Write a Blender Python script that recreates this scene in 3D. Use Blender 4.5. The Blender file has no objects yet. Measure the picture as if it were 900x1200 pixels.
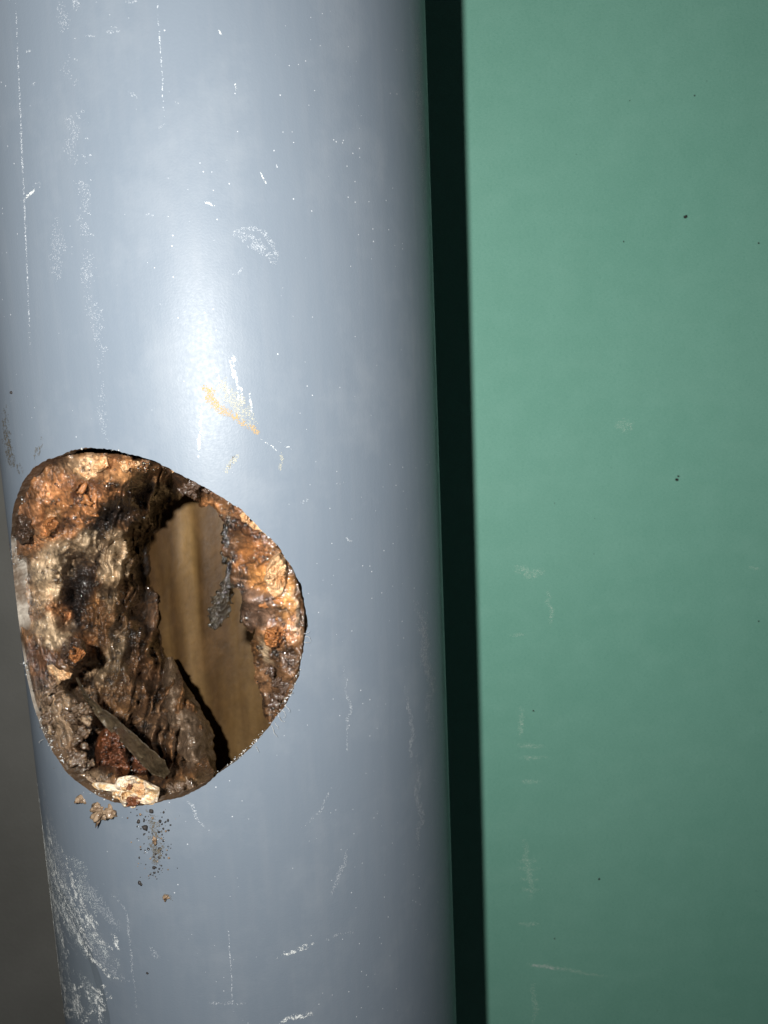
import bpy, bmesh, math, random
import numpy as np
from mathutils import Vector, Matrix

random.seed(7)
rng = np.random.RandomState(11)
sc = bpy.context.scene
COL = sc.collection

# ------------------------------------------------------------------ camera
F_PX = 867.0                       # focal length in pixels of the 900 x 1200 photograph
R = 0.055                          # outer radius of the pipe, metres; its axis is world Z
WALL = 0.0032
RI = R - WALL
C = np.array([0.03985864, -0.19758968, 0.0])
PITCH, ROLL = 0.14541151, -0.04201433
fwd = np.array([0, math.cos(PITCH), -math.sin(PITCH)])
up0 = np.array([0, math.sin(PITCH), math.cos(PITCH)])
rt0 = np.array([1.0, 0, 0])
cr, sr = math.cos(ROLL), math.sin(ROLL)
rt = cr * rt0 + sr * up0
up = -sr * rt0 + cr * up0

cam_d = bpy.data.cameras.new('camera')
cam = bpy.data.objects.new('camera', cam_d)
COL.objects.link(cam)
cam_d.sensor_fit = 'VERTICAL'
cam_d.sensor_height = 36.0
cam_d.lens = 36.0 * F_PX / 1200.0
cam_d.clip_start = 0.005
cam_d.clip_end = 20.0
cam.matrix_world = Matrix((
    (rt[0], up[0], -fwd[0], C[0]), (rt[1], up[1], -fwd[1], C[1]),
    (rt[2], up[2], -fwd[2], C[2]), (0, 0, 0, 1)))
cam_d.dof.use_dof = True; cam_d.dof.focus_distance = 0.160; cam_d.dof.aperture_fstop = 36.0
sc.camera = cam

# ------------------------------------------------------------------ world, flash
w = bpy.data.worlds.new('World'); sc.world = w; w.use_nodes = True
bgn = w.node_tree.nodes['Background']
bgn.inputs[0].default_value = (0.85, 0.93, 1.0, 1); bgn.inputs[1].default_value = 0.022

fl = bpy.data.lights.new('flash', 'POINT'); fl.shadow_soft_size = 0.0026
fl.energy = 2.75; fl.color = (1.0, 0.985, 0.955)
flo = bpy.data.objects.new('flash', fl); COL.objects.link(flo)
FP = C - 0.0288 * rt + 0.0115 * up
flo.matrix_world = Matrix((
    (rt[0], up[0], -fwd[0], FP[0]), (rt[1], up[1], -fwd[1], FP[1]),
    (rt[2], up[2], -fwd[2], FP[2]), (0, 0, 0, 1)))

sc.view_settings.view_transform = 'Standard'
sc.view_settings.look = 'None'
sc.view_settings.exposure = 0.0
sc.view_settings.gamma = 1.0
sc.view_settings.use_curve_mapping = False
sc.render.engine = 'CYCLES'
sc.cycles.max_bounces = 6
sc.cycles.transparent_max_bounces = 16

# ------------------------------------------------------------------ geometry helpers
def rays(px, py):
    px = np.asarray(px, float); py = np.asarray(py, float)
    d = fwd + rt * ((px - 450) / F_PX)[..., None] + up * ((600 - py) / F_PX)[..., None]
    return d / np.linalg.norm(d, axis=-1, keepdims=True)

def cyl(px, py, rad, far=False):
    """distance along the view ray to a cylinder round the pipe's axis (closest approach on a miss)"""
    d = rays(px, py)
    a = d[..., 0] ** 2 + d[..., 1] ** 2
    b = C[0] * d[..., 0] + C[1] * d[..., 1]
    D = np.maximum(b * b - a * (C[0] ** 2 + C[1] ** 2 - rad ** 2), 0)
    return (-b + (1 if far else -1) * np.sqrt(D)) / a

def P3(px, py, h):
    """world point h metres behind the pipe's outer surface"""
    px = np.asarray(px, float); py = np.asarray(py, float)
    s = cyl(px, py, R) + h
    return C + rays(px, py) * s[..., None]

def SP(px, py, off=0.0):
    """world point on the pipe's outer surface, lifted by off"""
    px = np.asarray(px, float); py = np.asarray(py, float)
    p = C + rays(px, py) * cyl(px, py, R)[..., None]
    n = p.copy(); n[..., 2] = 0
    n /= np.linalg.norm(n, axis=-1, keepdims=True)
    q = n * (R + off); q[..., 2] = p[..., 2]
    return q

K = 1 / 2.368
def z1(x, y):                      # notes were taken on an enlarged view of the hole
    return np.asarray(x, float) * K, 510 + np.asarray(y, float) * K

def _h(ix, iy, iz, s):
    n = (ix * 374761393 + iy * 668265263 + iz * 2147483647 + s * 974634777) & 0xffffffff
    n = ((n ^ (n >> 13)) * 1274126177) & 0xffffffff
    n = ((n ^ (n >> 16)) * 2246822519) & 0xffffffff
    return ((n ^ (n >> 15)) & 0xffffff) / float(0xffffff)

def vnoise(p, s=0):
    p = np.asarray(p, float)
    i = np.floor(p).astype(np.int64); f = p - i
    u = f * f * f * (f * (f * 6 - 15) + 10)
    r = 0
    for a in (0, 1):
        for b in (0, 1):
            for c in (0, 1):
                wgt = (u[..., 0] if a else 1 - u[..., 0]) * (u[..., 1] if b else 1 - u[..., 1]) * (u[..., 2] if c else 1 - u[..., 2])
                r = r + wgt * _h(i[..., 0] + a, i[..., 1] + b, i[..., 2] + c, s)
    return r * 2 - 1

def fbm(p, oct=4, s=0, g=0.5):
    r = 0; a = 1.0; q = np.asarray(p, float)
    for k in range(oct):
        r = r + a * vnoise(q, s + k); a *= g
        q = q * 2.03 + 17.3
    return r

def worley(p, s=0):
    p = np.asarray(p, float); i = np.floor(p).astype(np.int64); f = p - i
    best = np.full(p.shape[:-1], 9.0); sec = best.copy()
    for a in (-1, 0, 1):
        for b in (-1, 0, 1):
            for c in (-1, 0, 1):
                x, y, z = i[..., 0] + a, i[..., 1] + b, i[..., 2] + c
                dx = a + _h(x, y, z, s) - f[..., 0]; dy = b + _h(x, y, z, s + 1) - f[..., 1]; dz = c + _h(x, y, z, s + 2) - f[..., 2]
                d = np.sqrt(dx * dx + dy * dy + dz * dz)
                sec = np.where(d < best, best, np.minimum(sec, d)); best = np.minimum(best, d)
    return best, sec

def inpoly(x, y, poly):
    r = np.zeros(np.shape(x), bool); n = len(poly)
    for k in range(n):
        (x1, y1), (x2, y2) = poly[k], poly[(k + 1) % n]
        c = ((y1 > y) != (y2 > y)) & (x < (x2 - x1) * (y - y1) / (y2 - y1 + 1e-12) + x1)
        r ^= c
    return r

def polydist(x, y, poly):
    best = np.full(np.shape(x), 1e9); n = len(poly)
    for k in range(n):
        (x1, y1), (x2, y2) = poly[k], poly[(k + 1) % n]
        dx, dy = x2 - x1, y2 - y1
        t = np.clip(((x - x1) * dx + (y - y1) * dy) / (dx * dx + dy * dy + 1e-9), 0, 1)
        best = np.minimum(best, np.hypot(x - x1 - t * dx, y - y1 - t * dy))
    return best

def sstep(a, b, x):
    t = np.clip((x - a) / (b - a), 0, 1); return t * t * (3 - 2 * t)

def mesh_obj(name, V, Fc, mat, parent=None, smooth=True, cols=None, uvs=None, normals=None, orient='solid'):
    me = bpy.data.meshes.new(name)
    V = np.asarray(V, np.float32).reshape(-1, 3)
    Fc = np.asarray(Fc, np.int32)
    # winding: follow given normals, else signed volume for solids, else face the viewer's side
    a_, b_, c_ = V[Fc[:, 0]], V[Fc[:, 1]], V[Fc[:, 2]]
    nf = np.cross(b_ - a_, c_ - a_)
    if normals is not None: sgn = (nf * np.asarray(normals)[Fc[:, 0]]).sum()
    elif orient == 'open': sgn = (nf * (C - a_)).sum()
    elif orient == 'in': sgn = -(nf * (a_ * np.array([1, 1, 0]))).sum()
    else: sgn = (nf * (a_ - V.mean(0))).sum()
    if sgn < 0: Fc = Fc[:, ::-1]
    if Fc.ndim == 2:
        n, k = Fc.shape
        me.vertices.add(len(V)); me.vertices.foreach_set('co', V.ravel())
        me.loops.add(n * k); me.loops.foreach_set('vertex_index', Fc.ravel())
        me.polygons.add(n)
        me.polygons.foreach_set('loop_start', np.arange(0, n * k, k, dtype=np.int32))
        me.update(calc_edges=True); me.validate()
    if smooth: me.polygons.foreach_set('use_smooth', np.ones(len(me.polygons), bool))
    if cols is not None:
        ca = me.color_attributes.new('Col', 'FLOAT_COLOR', 'POINT')
        c4 = np.ones((len(V), 4), np.float32); c4[:, :cols.shape[1]] = cols
        ca.data.foreach_set('color', c4.ravel())
    if uvs is not None:
        uv = me.uv_layers.new(name='UVMap')
        idx = np.zeros(len(me.loops), np.int32); me.loops.foreach_get('vertex_index', idx)
        uv.data.foreach_set('uv', np.asarray(uvs, np.float32)[idx].ravel())
    if normals is not None:
        me.normals_split_custom_set_from_vertices([tuple(n) for n in normals])
    me.materials.append(mat)
    o = bpy.data.objects.new(name, me); COL.objects.link(o)
    if parent is not None: o.parent = parent
    return o

def grid_faces(nr, nc, wrap=False, off=0):
    r = np.arange(nr - 1)[:, None]; cc = np.arange(nc if wrap else nc - 1)[None, :]
    a = r * nc + cc; b = r * nc + (cc + 1) % nc
    return np.stack([a, b, b + nc, a + nc], -1).reshape(-1, 4) + off

def empty(name, loc=(0, 0, 0)):
    o = bpy.data.objects.new(name, None); COL.objects.link(o)
    o.location = loc; o.empty_display_size = 0.01
    return o

def tag(o, label=None, cat=None, group=None, kind=None):
    if label: o['label'] = label
    if cat: o['category'] = cat
    if group: o['group'] = group
    if kind: o['kind'] = kind
    return o

# ------------------------------------------------------------------ material helpers
class NT:
    def __init__(s, name):
        s.m = bpy.data.materials.new(name); s.m.use_nodes = True
        s.t = s.m.node_tree; s.b = s.t.nodes['Principled BSDF']; s.out = s.t.nodes['Material Output']
    def n(s, typ, **kw):
        x = s.t.nodes.new(typ)
        for k, v in kw.items():
            if k.startswith('i_'): x.inputs[k[2:].replace('_', ' ')].default_value = v
            else: setattr(x, k, v)
        return x
    def l(s, a, b): s.t.links.new(a, b)
    def coord(s, scale=(1, 1, 1)):
        tc = s.n('ShaderNodeTexCoord'); mp = s.n('ShaderNodeMapping'); mp.inputs['Scale'].default_value = scale
        s.l(tc.outputs['Object'], mp.inputs[0]); return mp.outputs[0]
    def noise(s, vec, scale, detail=4, rough=0.55, dist=0.0):
        x = s.n('ShaderNodeTexNoise'); x.inputs['Scale'].default_value = scale; x.inputs['Detail'].default_value = detail
        x.inputs['Roughness'].default_value = rough; x.inputs['Distortion'].default_value = dist
        s.l(vec, x.inputs['Vector']); return x.outputs['Fac']
    def vor(s, vec, scale, feature='F1', rnd=1.0):
        x = s.n('ShaderNodeTexVoronoi', feature=feature); x.inputs['Scale'].default_value = scale
        x.inputs['Randomness'].default_value = rnd
        s.l(vec, x.inputs['Vector']); return x
    def ramp(s, fac, stops):
        x = s.n('ShaderNodeValToRGB'); e = x.color_ramp.elements
        while len(e) < len(stops): e.new(0.5)
        for k, (p, c) in enumerate(stops):
            e[k].position = p; e[k].color = (c, c, c, 1) if isinstance(c, (int, float)) else (*c, 1)
        s.l(fac, x.inputs[0]); return x.outputs[0]
    def mix(s, fac, a, b, mode='MIX'):
        x = s.n('ShaderNodeMix', data_type='RGBA', blend_type=mode)
        for sock, v in ((x.inputs[0], fac), (x.inputs[6], a), (x.inputs[7], b)):
            if hasattr(v, 'links'): s.l(v, sock)
            elif isinstance(v, (int, float)): sock.default_value = v
            else: sock.default_value = (*v, 1)
        return x.outputs[2]
    def math(s, op, a, b=0.0, clamp=False):
        x = s.n('ShaderNodeMath', operation=op, use_clamp=clamp)
        for k, v in enumerate((a, b)):
            if hasattr(v, 'links'): s.l(v, x.inputs[k])
            else: x.inputs[k].default_value = v
        return x.outputs[0]
    def bump(s, h, dist, strength=1.0, prev=None):
        x = s.n('ShaderNodeBump'); x.inputs['Distance'].default_value = dist; x.inputs['Strength'].default_value = strength
        s.l(h, x.inputs['Height'])
        if prev is not None: s.l(prev, x.inputs['Normal'])
        return x.outputs[0]
    def set(s, **kw):
        for k, v in kw.items():
            sock = s.b.inputs[k.replace('_', ' ')]
            if hasattr(v, 'links'): s.l(v, sock)
            elif isinstance(v, tuple) and len(v) == 3: sock.default_value = (*v, 1)
            else: sock.default_value = v
        return s.m

def mat_pvc():
    t = NT('grey_pvc')
    v = t.coord(); vs = t.coord((1, 1, .12))
    big = t.noise(v, 22, 3); st = t.noise(vs, 330, 3, .6); fine = t.noise(v, 2600, 2)
    col = t.mix(t.ramp(big, [(.3, 0.0), (.7, 1.0)]), (.138, .167, .202), (.150, .180, .216))
    col = t.mix(t.math('MULTIPLY', t.ramp(st, [(.45, 0.0), (.8, 1.0)]), .20), col, (.20, .22, .245))
    # chalky dust, in clouds and vertical trails
    d1 = t.ramp(t.noise(v, 60, 5, .65), [(.5, 0.0), (.75, 1.0)])
    col = t.mix(t.math('MULTIPLY', d1, .16), col, (.30, .32, .34))
    # pin-prick dust specks of two sizes
    dens = t.noise(v, 45, 3)
    thr = t.math('MULTIPLY', t.ramp(dens, [(.40, 0.15), (.62, 1.0)]), .085)
    s1 = t.vor(v, 620); m1 = t.math('LESS_THAN', s1.outputs['Distance'], thr)
    sep = t.n('ShaderNodeSeparateColor'); t.l(s1.outputs['Color'], sep.inputs[0])
    m1 = t.math('MULTIPLY', m1, t.math('GREATER_THAN', sep.outputs[0], .45))
    s2 = t.vor(v, 240); sep2 = t.n('ShaderNodeSeparateColor'); t.l(s2.outputs['Color'], sep2.inputs[0])
    m2 = t.math('MULTIPLY', t.math('LESS_THAN', s2.outputs['Distance'], t.math('MULTIPLY', thr, .5)), t.math('GREATER_THAN', sep2.outputs[1], .74))
    sp = t.math('MAXIMUM', m1, m2)
    col = t.mix(t.math('MULTIPLY', sp, .62), col, (.62, .64, .66))
    rough = t.math('ADD', t.math('MULTIPLY', t.noise(v, 1300, 4), .22), .325)
    rough = t.math('ADD', rough, t.math('MULTIPLY', d1, .05))
    rough = t.math('ADD', rough, t.math('MULTIPLY', sp, .4))
    b = t.bump(st, .00006, .5); b = t.bump(fine, .00004, .5, b)
    b = t.bump(t.noise(v, 90, 3), .00025, .25, b)
    # shallow dent scraped into the lower left, with a soft curved lip
    tc = t.n('ShaderNodeTexCoord'); mp = t.n('ShaderNodeMapping', vector_type='TEXTURE'); t.l(tc.outputs['Object'], mp.inputs[0])
    c0 = SP(88, 1180); mp.inputs['Location'].default_value = tuple(c0); mp.inputs['Scale'].default_value = (.0145, .05, .036)
    ln = t.n('ShaderNodeVectorMath', operation='LENGTH'); t.l(mp.outputs[0], ln.inputs[0])
    dw = t.math('ADD', ln.outputs['Value'], t.math('MULTIPLY', t.noise(v, 60, 3), .25))
    b = t.bump(t.ramp(dw, [(.86, 0.0), (1.20, 1.0)]), .0010, .28, b)
    rough = t.math('ADD', rough, t.math('MULTIPLY', t.ramp(dw, [(.95, 1.0), (1.1, 0.0)]), .12))
    col = t.mix(t.math('MULTIPLY', t.ramp(dw, [(.98, 1.0), (1.14, 0.0)]), .35), col, (.095, .115, .125))
    return t.set(Base_Color=col, Roughness=rough, Normal=b, IOR=1.5, Specular_IOR_Level=.27)

def mat_cut():
    t = NT('sawn_pvc_edge'); v = t.coord()
    n1 = t.noise(v, 160, 5, .6); n2 = t.noise(v, 900, 4)
    a = t.n('ShaderNodeVertexColor', layer_name='Col')
    col = t.mix(t.ramp(n1, [(.44, 0.0), (.60, .8)]), a.outputs[0], (.10, .06, .033))
    col = t.mix(t.ramp(n2, [(.52, 0.0), (.7, .6)]), col, (.20, .17, .14))
    return t.set(Base_Color=col, Roughness=.45, Normal=t.bump(n2, .0003, .8))

def mat_coating():
    t = NT('tan_film'); v = t.coord((1, 1, .10)); vm = t.coord((1, 1, .7)); vv = t.coord()
    a = t.noise(v, 60, 2, .5, .5); b = t.noise(v, 190, 2, .5); c = t.noise(vm, 70, 5, .6); d = t.noise(vm, 420, 5, .65)
    col = t.mix(t.ramp(a, [(.38, 0.0), (.50, .4), (.60, 1.0)]), (.075, .042, .015), (.24, .155, .062))
    col = t.mix(t.math('MULTIPLY', t.ramp(b, [(.45, 0.0), (.70, 1.0)]), .25), col, (.27, .185, .085))
    col = t.mix(t.math('MULTIPLY', t.ramp(c, [(.50, 0.0), (.68, 1.0)]), .5), col, (.15, .082, .026))
    col = t.mix(1.0, col, t.ramp(d, [(.30, .78), (.70, 1.12)]), 'MULTIPLY')
    va = t.n('ShaderNodeVertexColor', layer_name='Col'); col = t.mix(1.0, col, va.outputs[0], 'MULTIPLY')
    h = t.bump(a, .0022, .9); h = t.bump(b, .0005, .5, h); h = t.bump(d, .0004, .45, h)
    return t.set(Base_Color=col, Roughness=t.ramp(c, [(.3, .38), (.7, .6)]), Normal=h, Coat_Weight=.35, Coat_Roughness=.2)

def mat_wet(name, color=None, rough=(.16, .5), bump=1.0, coat=.6, fine=1100, var=.5, scale=420, sss=0.0, specks=None):
    """wet, lumpy mineral matter; colour from the mesh attribute or a fixed one"""
    t = NT(name); v = t.coord()
    if color is None:
        v = t.n('ShaderNodeAttribute', attribute_name='Rest').outputs['Vector']
        a = t.n('ShaderNodeVertexColor', layer_name='Col'); base = a.outputs[0]
    else:
        base = t.mix(0.0, color, color)
    n1 = t.noise(v, scale, 6, .68, .4); n2 = t.noise(v, fine, 5, .7); n3 = t.noise(v, 150, 4)
    base = t.mix(1.0, base, t.ramp(n1, [(.28, 1 - var), (.72, 1 + var * .8)]), 'MULTIPLY')
    base = t.mix(t.math('MULTIPLY', t.ramp(n2, [(.30, 1.0), (.44, 0.0)]), .35), base, (.045, .022, .010))
    if specks: base = t.mix(t.ramp(t.noise(v, 700, 4, .6), [(.60, 0.0), (.66, 1.0)]), base, specks)
    vo = t.vor(v, 900, 'SMOOTH_F1')
    b = t.bump(n1, .0012, .6 * bump); b = t.bump(n2, .00030, .6 * bump, b)
    b = t.bump(vo.outputs['Distance'], .0004, .4 * bump, b)
    kw = {}
    if sss: kw = dict(Subsurface_Weight=sss, Subsurface_Radius=(.003, .0015, .0008), Subsurface_Scale=1.0)
    m = t.set(Base_Color=base, Roughness=t.ramp(n3, [(.35, rough[0] + .15), (.62, rough[1] + .1)]), Normal=b,
              Coat_Weight=t.math('MULTIPLY', t.ramp(n3, [(.40, 1.0), (.62, .25)]), coat), Coat_Roughness=.10, Coat_IOR=2.1)
    cb = t.bump(t.noise(v, 620, 3, .5, .5), .0012, 1.0)
    cb = t.bump(t.noise(v, 1700, 2), .0003, .8, cb)
    t.l(cb, t.b.inputs['Coat Normal'])
    return m

def mat_dry(name, color, color2, scale=300, rough=.7, coat=0.0):
    t = NT(name); v = t.coord()
    n1 = t.noise(v, scale, 5, .6, .3); n2 = t.noise(v, 1800, 4, .6)
    col = t.mix(t.ramp(n1, [(.46, 0.0), (.60, 1.0)]), color, color2)
    col = t.mix(t.math('MULTIPLY', t.ramp(n2, [(.3, 1.0), (.5, 0.0)]), .3), col, (.12, .06, .03))
    b = t.bump(n1, .0006, .6); b = t.bump(n2, .0002, .7, b)
    return t.set(Base_Color=col, Roughness=rough, Normal=b, Coat_Weight=coat, Coat_Roughness=.1)

def mat_membrane(name, color, alpha, rough=.2):
    t = NT(name); v = t.coord(); n1 = t.noise(v, 300, 5, .6, .8); n2 = t.noise(v, 900, 4)
    b = t.bump(n1, .003, 1.0); b = t.bump(n2, .0008, 1.0, b)
    a = t.math('ADD', t.math('MULTIPLY', n1, .5), alpha - .25, True)
    return t.set(Base_Color=t.mix(n2, color, tuple(c * 1.7 for c in color)), Roughness=rough, Normal=b, Alpha=a,
                 Coat_Weight=1.0, Coat_Roughness=.09, Coat_IOR=2.4, Specular_IOR_Level=.8)

def mat_dust(name, color, lo, hi, scale=500, stretch=(1, 1, 1), dens=1.0, rough=.8):
    """dusty scuff: colour that thins out towards the sides (UV) and breaks up with noise"""
    t = NT(name); v = t.coord(stretch); uvn = t.n('ShaderNodeUVMap', uv_map='UVMap')
    sp = t.n('ShaderNodeSeparateXYZ'); t.l(uvn.outputs[0], sp.inputs[0])
    u, w_ = sp.outputs[0], sp.outputs[1]
    bell = lambda x: t.math('MULTIPLY', t.math('MULTIPLY', x, t.math('SUBTRACT', 1.0, x)), 4.0)
    e = t.math('MULTIPLY', t.math('POWER', bell(u), .5), bell(w_))
    n1 = t.noise(v, scale, 6, .72)
    k = t.math('ADD', n1, t.math('MULTIPLY', t.math('SUBTRACT', e, 1.0), .26))
    a = t.math('MULTIPLY', t.ramp(k, [(lo, 0.0), (hi, 1.0)]), dens, True)
    # powder: every tenth of a millimetre is either dust or bare
    sn = t.n('ShaderNodeVectorMath', operation='SNAP'); tc = t.n('ShaderNodeTexCoord')
    t.l(tc.outputs['Object'], sn.inputs[0]); sn.inputs[1].default_value = (.00013, .00013, .00013)
    wn = t.n('ShaderNodeTexWhiteNoise', noise_dimensions='3D'); t.l(sn.outputs[0], wn.inputs[0])
    a = t.math('GREATER_THAN', a, t.math('ADD', wn.outputs['Value'], .002))
    return t.set(Base_Color=color, Roughness=rough, Alpha=a)

def mat_board():
    t = NT('green_board_paper'); v = t.coord(); vx = t.coord((1, 1, .5))
    big = t.noise(v, 9, 4); md = t.noise(v, 90, 5, .6); fb = t.noise(t.coord((1, 1, 3.2)), 900, 3, .7); fn = t.noise(v, 2600, 2)
    col = t.mix(t.ramp(big, [(.3, 0.0), (.7, 1.0)]), (.172, .410, .315), (.200, .440, .345))
    col = t.mix(t.math('MULTIPLY', t.ramp(md, [(.4, 0.0), (.7, 1.0)]), .22), col, (.25, .52, .42))
    col = t.mix(t.math('MULTIPLY', t.ramp(fb, [(.32, 1.0), (.50, 0.0)]), .42), col, (.10, .31, .23))
    col = t.mix(t.math('MULTIPLY', t.ramp(fn, [(.55, 0.0), (.75, 1.0)]), .4), col, (.34, .60, .50))
    col = t.mix(t.math('MULTIPLY', t.ramp(t.noise(t.coord((1, 1, 2.2)), 38, 6, .7), [(.5, 0.0), (.72, 1.0)]), .16), col, (.28, .53, .43))
    s1 = t.vor(v, 150); sep = t.n('ShaderNodeSeparateColor'); t.l(s1.outputs['Color'], sep.inputs[0])
    m1 = t.math('MULTIPLY', t.math('LESS_THAN', s1.outputs['Distance'], .035), t.math('GREATER_THAN', sep.outputs[0], .86))
    col = t.mix(t.math('MULTIPLY', m1, .6), col, (.06, .14, .11))
    b = t.bump(fb, .0001, .5); b = t.bump(fn, .00006, .5, b); b = t.bump(md, .0002, .25, b)
    return t.set(Base_Color=col, Roughness=.62, Normal=b, Specular_IOR_Level=.22)

def mat_wall():
    t = NT('grey_cement'); v = t.coord()
    a = t.noise(v, 14, 5, .6); b_ = t.noise(v, 500, 4, .6)
    col = t.mix(t.ramp(a, [(.3, 0.0), (.7, 1.0)]), (.20, .197, .178), (.27, .265, .243))
    col = t.mix(t.math('MULTIPLY', t.ramp(b_, [(.55, 0.0), (.75, 1.0)]), .3), col, (.22, .215, .20))
    return t.set(Base_Color=col, Roughness=.85, Normal=t.bump(b_, .0003, .6))

M_PVC = mat_pvc(); M_CUT = mat_cut(); M_COAT = mat_coating()
M_CRUST = mat_wet('wet_scale_crust', bump=1.0, coat=.9)
M_FLAKE = mat_dry('cream_scale', (.54, .35, .19), (.38, .185, .070), 420, .6, .2)
M_PLASTER = mat_dry('white_lime_scale', (.66, .56, .43), (.52, .33, .15), 420, .7)
M_ORANGE = mat_wet('orange_scale', (.30, .115, .030), (.3, .6), .8, .4)
M_RUST = mat_wet('rusty_lump', (.115, .036, .011), (.2, .45), .45, .8)
M_NOD = mat_wet('grey_brown_nodules', (.090, .052, .026), (.2, .45), 1.0, 1.0, specks=(.30, .20, .11), var=.8)
M_ROOT = mat_wet('slimy_fold', (.20, .135, .085), (.15, .4), .8, 1.0, specks=(.42, .31, .22), var=.8)
M_LEAF = mat_wet('olive_strip', (.080, .058, .032), (.15, .35), .9, 1.0)
M_LEAF2 = mat_wet('brown_film', (.085, .050, .024), (.2, .4), .7, .8)
M_DARK = mat_wet('dark_glossy_scale', (.055, .028, .014), (.15, .4), 1, .8)
M_MEMB = mat_membrane('clear_slime', (.085, .070, .048), .70)
def mat_bead():  # for the small beads put in to give flash glints
    t = NT('clear_glint'); return t.set(Base_Color=(.75, .68, .58), Roughness=.12, IOR=1.33, Transmission_Weight=1.0, Coat_Weight=1.0, Coat_Roughness=.10, Coat_IOR=2.2)
M_BEAD = mat_bead()
M_BOARD = mat_board(); M_WALL = mat_wall()
M_WHITE = mat_dust('white_scuff', (.70, .72, .70), .41, .60, 900, dens=.9)
M_WHITEF = mat_dust('faint_scuff', (.34, .37, .40), .34, .66, 700, dens=.5)
M_SMEAR = mat_dust('chalk_smear', (.52, .56, .56), .36, .70, 420, dens=.42)
M_HAZE = mat_dust('dust_haze', (.27, .295, .325), .30, .80, 260, dens=.28)
M_LINE = mat_dust('fine_scratch', (.50, .53, .56), .28, .50, 900, dens=.3)
M_STAIN = mat_dust('orange_stain', (.36, .235, .090), .30, .58, 600, dens=.8)
M_STAIN2 = mat_dust('ochre_haze', (.34, .33, .26), .28, .6, 400, dens=.6)
M_DIRT = mat_dust('brown_dirt', (.10, .085, .06), .42, .58, 900, dens=.7)
M_BSC = mat_dust('board_scuff', (.58, .70, .60), .34, .66, 700, (1, 1, 3), dens=.36)
M_SWARF = mat_dry('pvc_swarf', (.50, .52, .52), (.38, .36, .32), 800, .5)
M_GRIT = mat_wet('black_grit', (.018, .014, .012), (.4, .7), .5, .1)
M_CRUMB = mat_dry('tan_crumb', (.24, .165, .10), (.10, .058, .03), 900, .65, .2)

# ------------------------------------------------------------------ the setting
def slab(name, x0, x1, y0, y1, z0_, z1_, mat, parent=None, bev=.0004):
    bm = bmesh.new(); bmesh.ops.create_cube(bm, size=1)
    for v in bm.verts:
        v.co = ((x0 + x1) / 2 + v.co.x * (x1 - x0), (y0 + y1) / 2 + v.co.y * (y1 - y0), (z0_ + z1_) / 2 + v.co.z * (z1_ - z0_))
    bmesh.ops.bevel(bm, geom=bm.edges[:], offset=bev, segments=2, affect='EDGES')
    me = bpy.data.meshes.new(name); bm.to_mesh(me); bm.free(); me.materials.append(mat)
    o = bpy.data.objects.new(name, me); COL.objects.link(o); o.parent = parent
    return o

BY = 0.080
board = empty('wall_board', (0.2, BY, -.4))
slab('board_panel', -.2 - .01, .6, 0, .0125, 0, .8, M_BOARD, board)
tag(board, 'large matt green board standing upright behind the grey pipe, faintly scuffed', 'wallboard')
tag(slab('wall', -.6, .9, .17, .22, -.6, .5, M_WALL), kind='structure')

# ------------------------------------------------------------------ the pipe
PHI = math.radians(-18.0); Z0 = -0.04366; RH = 0.0372
pipe = empty('drain_pipe', (0, 0, 0))
tag(pipe, 'grey plastic drain pipe with a round hole sawn through its wall', 'pipe')

def hole_ring(n, rad, rr):
    """points of the sawn circle on a cylinder of radius rr, as (theta, z)"""
    a = np.linspace(0, 2 * math.pi, n, endpoint=False)
    wob = 0.00034 * fbm(np.stack([np.cos(a) * 9, np.sin(a) * 9, 0 * a], -1), 4, 5) + .00008 * vnoise(np.stack([np.cos(a) * 70, np.sin(a) * 70, 0 * a], -1), 9)
    # the upper right of the cut is a little flatter than a true circle, as sawn by hand
    q = rad + wob - .0007 * np.exp(-((a - 1.0) / .35) ** 2) - .0008 * np.exp(-((a - 5.45) / .35) ** 2)
    x = q * np.cos(a); z = Z0 + q * np.sin(a)
    return PHI + np.arcsin(np.clip(x / rr, -1, 1)), z

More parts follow.
